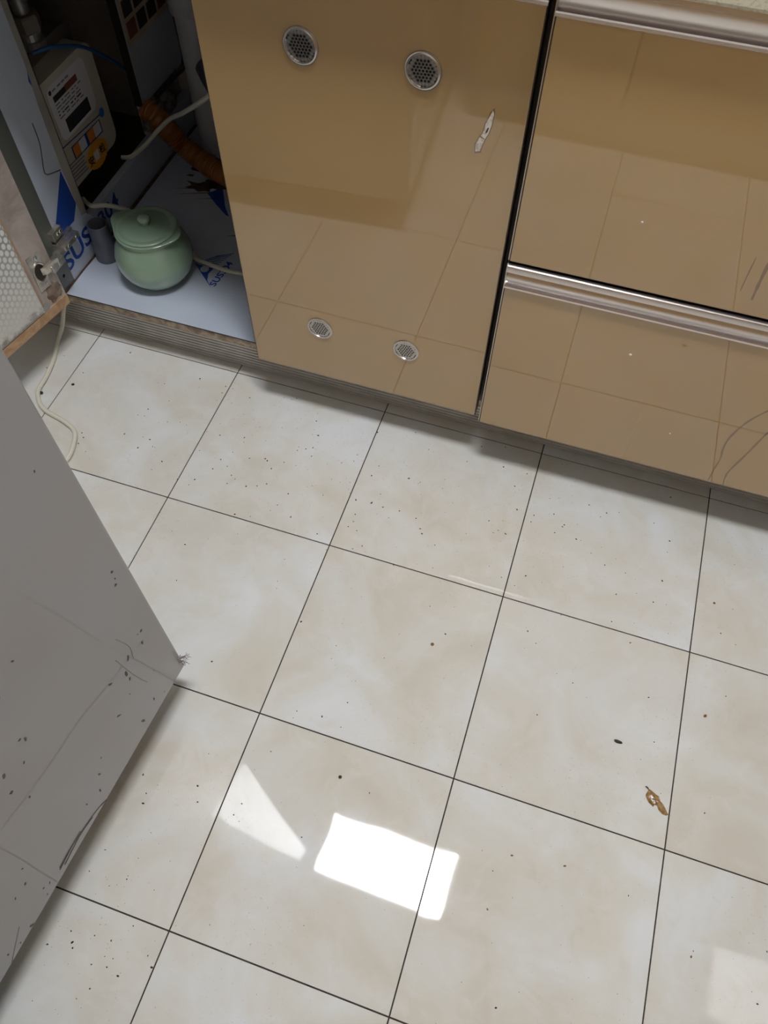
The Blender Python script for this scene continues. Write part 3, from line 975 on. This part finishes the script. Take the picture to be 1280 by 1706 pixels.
rect('sticker_patch', 0.232, 0.248, 0.220, 0.238, 'white_label', xl + 0.0010)
pl = MB()
for k in range(6):
    z_ = 0.257 - k * 0.0062
    pl.prism([(xl, 0.158, z_), (xl, 0.203 + 0.004 * (k % 2), z_ - 0.003), (xl, 0.203 + 0.004 * (k % 2), z_ - 0.0005), (xl, 0.158, z_ + 0.0025)], (0.0002, 0, 0))
pl.build('caption_lines', 'grey_ink', front)['kind'] = 'stuff'
# gas fitting on top
vt = thing('gas_valve', 'galvanised gas pipe fitting with brass valve above the meter', 'valve', (-0.705, 0.232, 0.426))
MB().lathe([(0.0001, 0), (0.022, 0), (0.022, 0.012), (0.019, 0.014), (0.019, 0.026), (0.0001, 0.026)], (-0.705, 0.232, 0.4255), 20).build('union_nut', 'galv', vt)
MB().lathe([(0.0001, 0), (0.024, 0), (0.026, 0.003), (0.026, 0.024), (0.024, 0.027), (0.0001, 0.027)], (-0.705, 0.232, 0.452), 6).build('hex_nut', 'meter_dark', vt)
MB().tube([(-0.705, 0.232, 0.4795), (-0.705, 0.232, 0.60), (-0.705, 0.232, 0.75)], 0.014, 16, sub=1).build('riser', 'galv', vt, smooth=True)
MB().lathe([(0.0145, 0), (0.022, 0.004), (0.024, 0.02), (0.022, 0.036), (0.0145, 0.04)], (-0.705, 0.232, 0.505), 20).build('valve_body', 'brass', vt, smooth=True)

# ------------------------------------------------------------------ pipes, hoses, cables in the cabinet
dpipe = thing('drain_pipe', 'grey vertical drain pipe at the back of the open cabinet', 'pipe', (-0.535, 0.47, 0.1203))
MB().tube([(-0.535, 0.47, 0.1206), (-0.537, 0.47, 0.40), (-0.540, 0.47, 0.76)], 0.030, 28, sub=1).build('pipe', 'pipe_grey', dpipe, smooth=True)
MB().lathe([(0.0305, 0), (0.035, 0.001), (0.036, 0.004), (0.036, 0.055), (0.0305, 0.056)], (-0.537, 0.47, 0.400), 32).build('socket', 'pipe_grey', dpipe, smooth=True)
MB().tube([(-0.510, 0.455, 0.315), (-0.48, 0.43, 0.295), (-0.44, 0.40, 0.285)], 0.026, 20).build('branch', 'pvc_grey', dpipe, smooth=True)

hs = MB()
ctrl = [(-0.6215, 0.380, 0.247), (-0.603, 0.378, 0.238), (-0.592, 0.394, 0.200), (-0.572, 0.400, 0.170), (-0.530, 0.390, 0.152), (-0.485, 0.376, 0.1435), (-0.440, 0.362, 0.1435), (-0.38, 0.355, 0.1435), (-0.30, 0.36, 0.1435)]
hose = hs.tube(ctrl, 0.02, 18, sub=36, rfn=lambda i, L: 0.0192 + 0.0024 * math.sin(L / 0.0075 * 2 * math.pi)).build('corrugated_hose', 'hose', None, smooth=True, ang=70)
origin_to(hose, (-0.44, 0.33, 0.1225))
tag(hose, 'brown corrugated drain hose curving over the cabinet bottom', 'hose')

wc = MB().tube([(-0.646, 0.294, 0.193), (-0.626, 0.298, 0.1965), (-0.600, 0.318, 0.215), (-0.572, 0.330, 0.243), (-0.530, 0.318, 0.282), (-0.487, 0.296, 0.314), (-0.42, 0.25, 0.372), (-0.355, 0.20, 0.432), (-0.30, 0.17, 0.48)], 0.0042, 10).build('white_cable', 'cable_white', None, smooth=True)
origin_to(wc, (-0.487, 0.296, 0.314))
tag(wc, 'white cable slanting across the hose to the door edge', 'cable')
c2 = MB().tube([(-0.650, 0.152, 0.197), (-0.632, 0.139, 0.201), (-0.612, 0.128, 0.208), (-0.590, 0.140, 0.206), (-0.572, 0.168, 0.180), (-0.545, 0.185, 0.150), (-0.50, 0.188, 0.128), (-0.455, 0.165, 0.1247), (-0.428, 0.143, 0.1247), (-0.403, 0.138, 0.1247), (-0.363, 0.132, 0.1247), (-0.327, 0.134, 0.1247), (-0.25, 0.15, 0.1247)], 0.0042, 10).build('cream_cable', 'cable_cream', None, smooth=True)
origin_to(c2, (-0.455, 0.165, 0.1207))
tag(c2, 'cream cable looping behind the green pot along the cabinet bottom', 'cable')
c3 = MB().tube([(-0.69, 0.205, 0.4300), (-0.668, 0.228, 0.432), (-0.660, 0.263, 0.418), (-0.660, 0.301, 0.397), (-0.660, 0.351, 0.356), (-0.660, 0.411, 0.299), (-0.66, 0.45, 0.27)], 0.0032, 10).build('blue_cable', 'cable_blue', None, smooth=True)
origin_to(c3, (-0.66, 0.351, 0.356))
tag(c3, 'blue cable arching from the gas meter top to the right', 'cable')
c4 = MB().tube([(-0.612, 0.41, 0.258), (-0.600, 0.47, 0.268), (-0.598, 0.515, 0.276), (-0.60, 0.52, 0.36), (-0.604, 0.522, 0.5)], 0.0055, 10).build('black_pipe', 'cable_black', None, smooth=True)
origin_to(c4, (-0.60, 0.515, 0.276))
tag(c4, 'thin black pipe bending up beside the grey drain pipe', 'pipe')
# dirty mortar patch where pipes leave the cabinet
rb = MB()
bm = bmesh.new()
bmesh.ops.create_icosphere(bm, subdivisions=3, radius=1)
rb_r = random.Random(5)
for q in bm.verts:
    k = 1 + 0.18 * math.sin(q.co.x * 7 + 1) * math.cos(q.co.y * 6) + rb_r.uniform(-0.05, 0.05)
    q.co = Vector((-0.425 + q.co.x * 0.062 * k, 0.462 + q.co.y * 0.04 * k, max(0.1206, 0.146 + q.co.z * 0.03 * k)))
bm.verts.index_update()
rb.add([q.co for q in bm.verts], [[x.index for x in f_.verts] for f_ in bm.faces])
bm.free()
rbo = rb.build('mortar_lump', 'rubble', None)
origin_to(rbo, (-0.425, 0.462, 0.1205))
tag(rbo, 'dirty grey mortar lump at the back right of the open cabinet', 'mortar')
mb_ = MB().box((-0.640, 0.376, 0.190), (-0.6235, 0.50, 0.252), bev=0.004).build('concrete_patch', 'rubble', None)
origin_to(mb_, (-0.632, 0.438, 0.190))
tag(mb_, 'stained concrete patch below the hose opening', 'concrete')

# ------------------------------------------------------------------ floor cord
fc = MB().tube([(-0.645, 0.008, 0.096), (-0.653, 0.002, 0.070), (-0.656, -0.008, 0.052), (-0.661, -0.019, 0.028), (-0.667, -0.032, 0.010), (-0.665, -0.048, 0.0045), (-0.655, -0.072, 0.0045), (-0.646, -0.103, 0.0045), (-0.640, -0.135, 0.0045), (-0.637, -0.164, 0.0045), (-0.620, -0.188, 0.0045), (-0.598, -0.202, 0.0045), (-0.570, -0.209, 0.0045), (-0.545, -0.216, 0.0045), (-0.523, -0.228, 0.0045), (-0.511, -0.250, 0.0045),
                (-0.504, -0.285, 0.0045), (-0.515, -0.33, 0.0045), (-0.55, -0.40, 0.0045), (-0.57, -0.50, 0.0045)], 0.0043, 10).build('power_cord', 'cable_cream', None, smooth=True)
origin_to(fc, (-0.57, -0.209, 0))
tag(fc, 'cream power cord snaking over the floor tiles beside the open door', 'cord')

# ------------------------------------------------------------------ crumbs on the floor
def lump(name, x, y, sx, sy, h, rot, mt, label, cat='crumb', seed=0):
    r_ = random.Random(seed)
    bm = bmesh.new()
    bmesh.ops.create_icosphere(bm, subdivisions=2, radius=1)
    c_, s_ = math.cos(rot), math.sin(rot)
    b = MB()
    for q in bm.verts:
        k = 1 + r_.uniform(-0.16, 0.16)
        u_, v_ = q.co.x * sx * k, q.co.y * sy * k
        q.co = Vector((u_ * c_ - v_ * s_, u_ * s_ + v_ * c_, max(0.0, (q.co.z * 0.5 + 0.45) * h * k)))
    bm.verts.index_update()
    b.add([q.co for q in bm.verts], [[i.index for i in f_.verts] for f_ in bm.faces])
    bm.free()
    o = b.build(name, mt, None, smooth=True, ang=60)
    o.location = (x, y, 0.0002)
    return tag(o, label, cat, 'loose crumbs on the floor tiles')


lump('crumb', 0.515, -0.474, 0.0062, 0.0026, 0.0035, -0.05, 'crumb', 'black oblong crumb on the tile above the brown flake', seed=1)
lump('crumb', 0.145, -0.649, 0.0026, 0.0024, 0.003, 0.3, 'rust_and_gap', 'dark red round crumb on the tile above the lamp reflection', seed=2)
lump('crumb', 0.214, -0.415, 0.0026, 0.0026, 0.0022, 0.3, 'brown_crumb', 'tiny ochre crumb in the middle of the central tile', seed=3)
lump('crumb', 0.633, -0.395, 0.0026, 0.0020, 0.0025, 0.8, 'brown_crumb', 'small brown crumb on the tile at right, above the flake', seed=4)
lump('crumb', 0.628, -0.203, 0.0020, 0.0018, 0.0015, 0.1, 'brown_crumb', 'pale orange crumb on the rightmost tile near the cabinets', seed=5)
lump('crumb', -0.632, -0.166, 0.0055, 0.0035, 0.004, 0.1, 'crumb', 'black ragged crumb under the cord bend by the refrigerator', seed=6)
lump('crumb', -0.585, -0.128, 0.0030, 0.0026, 0.003, 0.4, 'crumb', 'black round crumb on the joint right of the cord', seed=8)
# torn amber flake with a black tip
fk = thing('brown_flake', 'shiny amber-brown torn flake on the tile beside a joint at right', 'debris', (0.58, -0.54, 0.0002))
outl = [(0.567, -0.526), (0.571, -0.527), (0.579, -0.531), (0.583, -0.532), (0.586, -0.538), (0.590, -0.541), (0.594, -0.546), (0.599, -0.553), (0.596, -0.555), (0.591, -0.555), (0.585, -0.551), (0.582, -0.546), (0.578, -0.545), (0.577, -0.549), (0.570, -0.545), (0.565, -0.538), (0.565, -0.535), (0.567, -0.529)]
cx_, cy_ = 0.5795, -0.541
fkm = MB()
n = len(outl)
vs = [(x, y, 0.0003) for x, y in outl] + [(cx_ + (x - cx_) * 0.72, cy_ + (y - cy_) * 0.72, 0.0026 + rs_.uniform(-0.0008, 0.0012)) for x, y in outl] + [(cx_ + (x - cx_) * 0.35, cy_ + (y - cy_) * 0.35, 0.0036 + rs_.uniform(-0.001, 0.001)) for x, y in outl] + [(cx_, cy_, 0.0036)]
fs = [(i, (i + 1) % n, n + (i + 1) % n, n + i) for i in range(n)] + [(n + i, n + (i + 1) % n, 2 * n + (i + 1) % n, 2 * n + i) for i in range(n)] + [(2 * n + i, 2 * n + (i + 1) % n, 3 * n) for i in range(n)] + [tuple(range(n - 1, -1, -1))]
fkm.add(vs, fs)
fkm.build('flake', 'shell', fk, smooth=True, ang=40)
MB().tube([(0.563, -0.5245, 0.0012), (0.565, -0.5255, 0.0016), (0.567, -0.5268, 0.0014)], 0.0009, 6).build('tip', 'crumb', fk, smooth=True)

# scattered specks nobody could count
sk = MB()
rq = random.Random(21)
cnt = 0
while cnt < 1000:
    x = rq.uniform(-0.68, 0.75)
    y = rq.uniform(-1.05, -0.005)
    dens = 0.10 + 0.9 * math.exp(-((x + 0.12) / 0.28) ** 2 - ((y + 0.16) / 0.17) ** 2) + 0.6 * math.exp(-((x - 0.36) / 0.12) ** 2 - ((y + 0.17) / 0.14) ** 2)
    dens += 1.0 * math.exp(-((x + 0.08) / 0.07) ** 2 - ((y + 0.95) / 0.10) ** 2) + 0.7 * math.exp(-((x + 0.05) / 0.06) ** 2 - ((y + 0.74) / 0.05) ** 2)
    if rq.random() > dens:
        continue
    if x < -0.112 + 0.085 * (y + 0.583) and y < -0.575:
        continue
    r = 0.00032 + 0.0011 * rq.random() ** 5
    a0 = rq.uniform(0, 6.28)
    el = rq.uniform(1, 1.9)
    base_ = []
    for k in range(5):
        a = k * 2 * math.pi / 5
        u_, v_ = r * el * math.cos(a), r * math.sin(a)
        base_.append((x + u_ * math.cos(a0) - v_ * math.sin(a0), y + u_ * math.sin(a0) + v_ * math.cos(a0), 0.0001))
    top = (x, y, 0.0001 + r * 1.2)
    sk.add(base_ + [top], [(k, (k + 1) % 5, 5) for k in range(5)] + [(4, 3, 2, 1, 0)], 0 if rq.random() < 0.8 else 1)
    cnt += 1
so = sk.build('dirt_specks', ['crumb', 'brown_crumb'])
so['kind'] = 'stuff'
so['label'] = 'fine dark specks of dirt scattered over the floor tiles'
so['category'] = 'dirt'
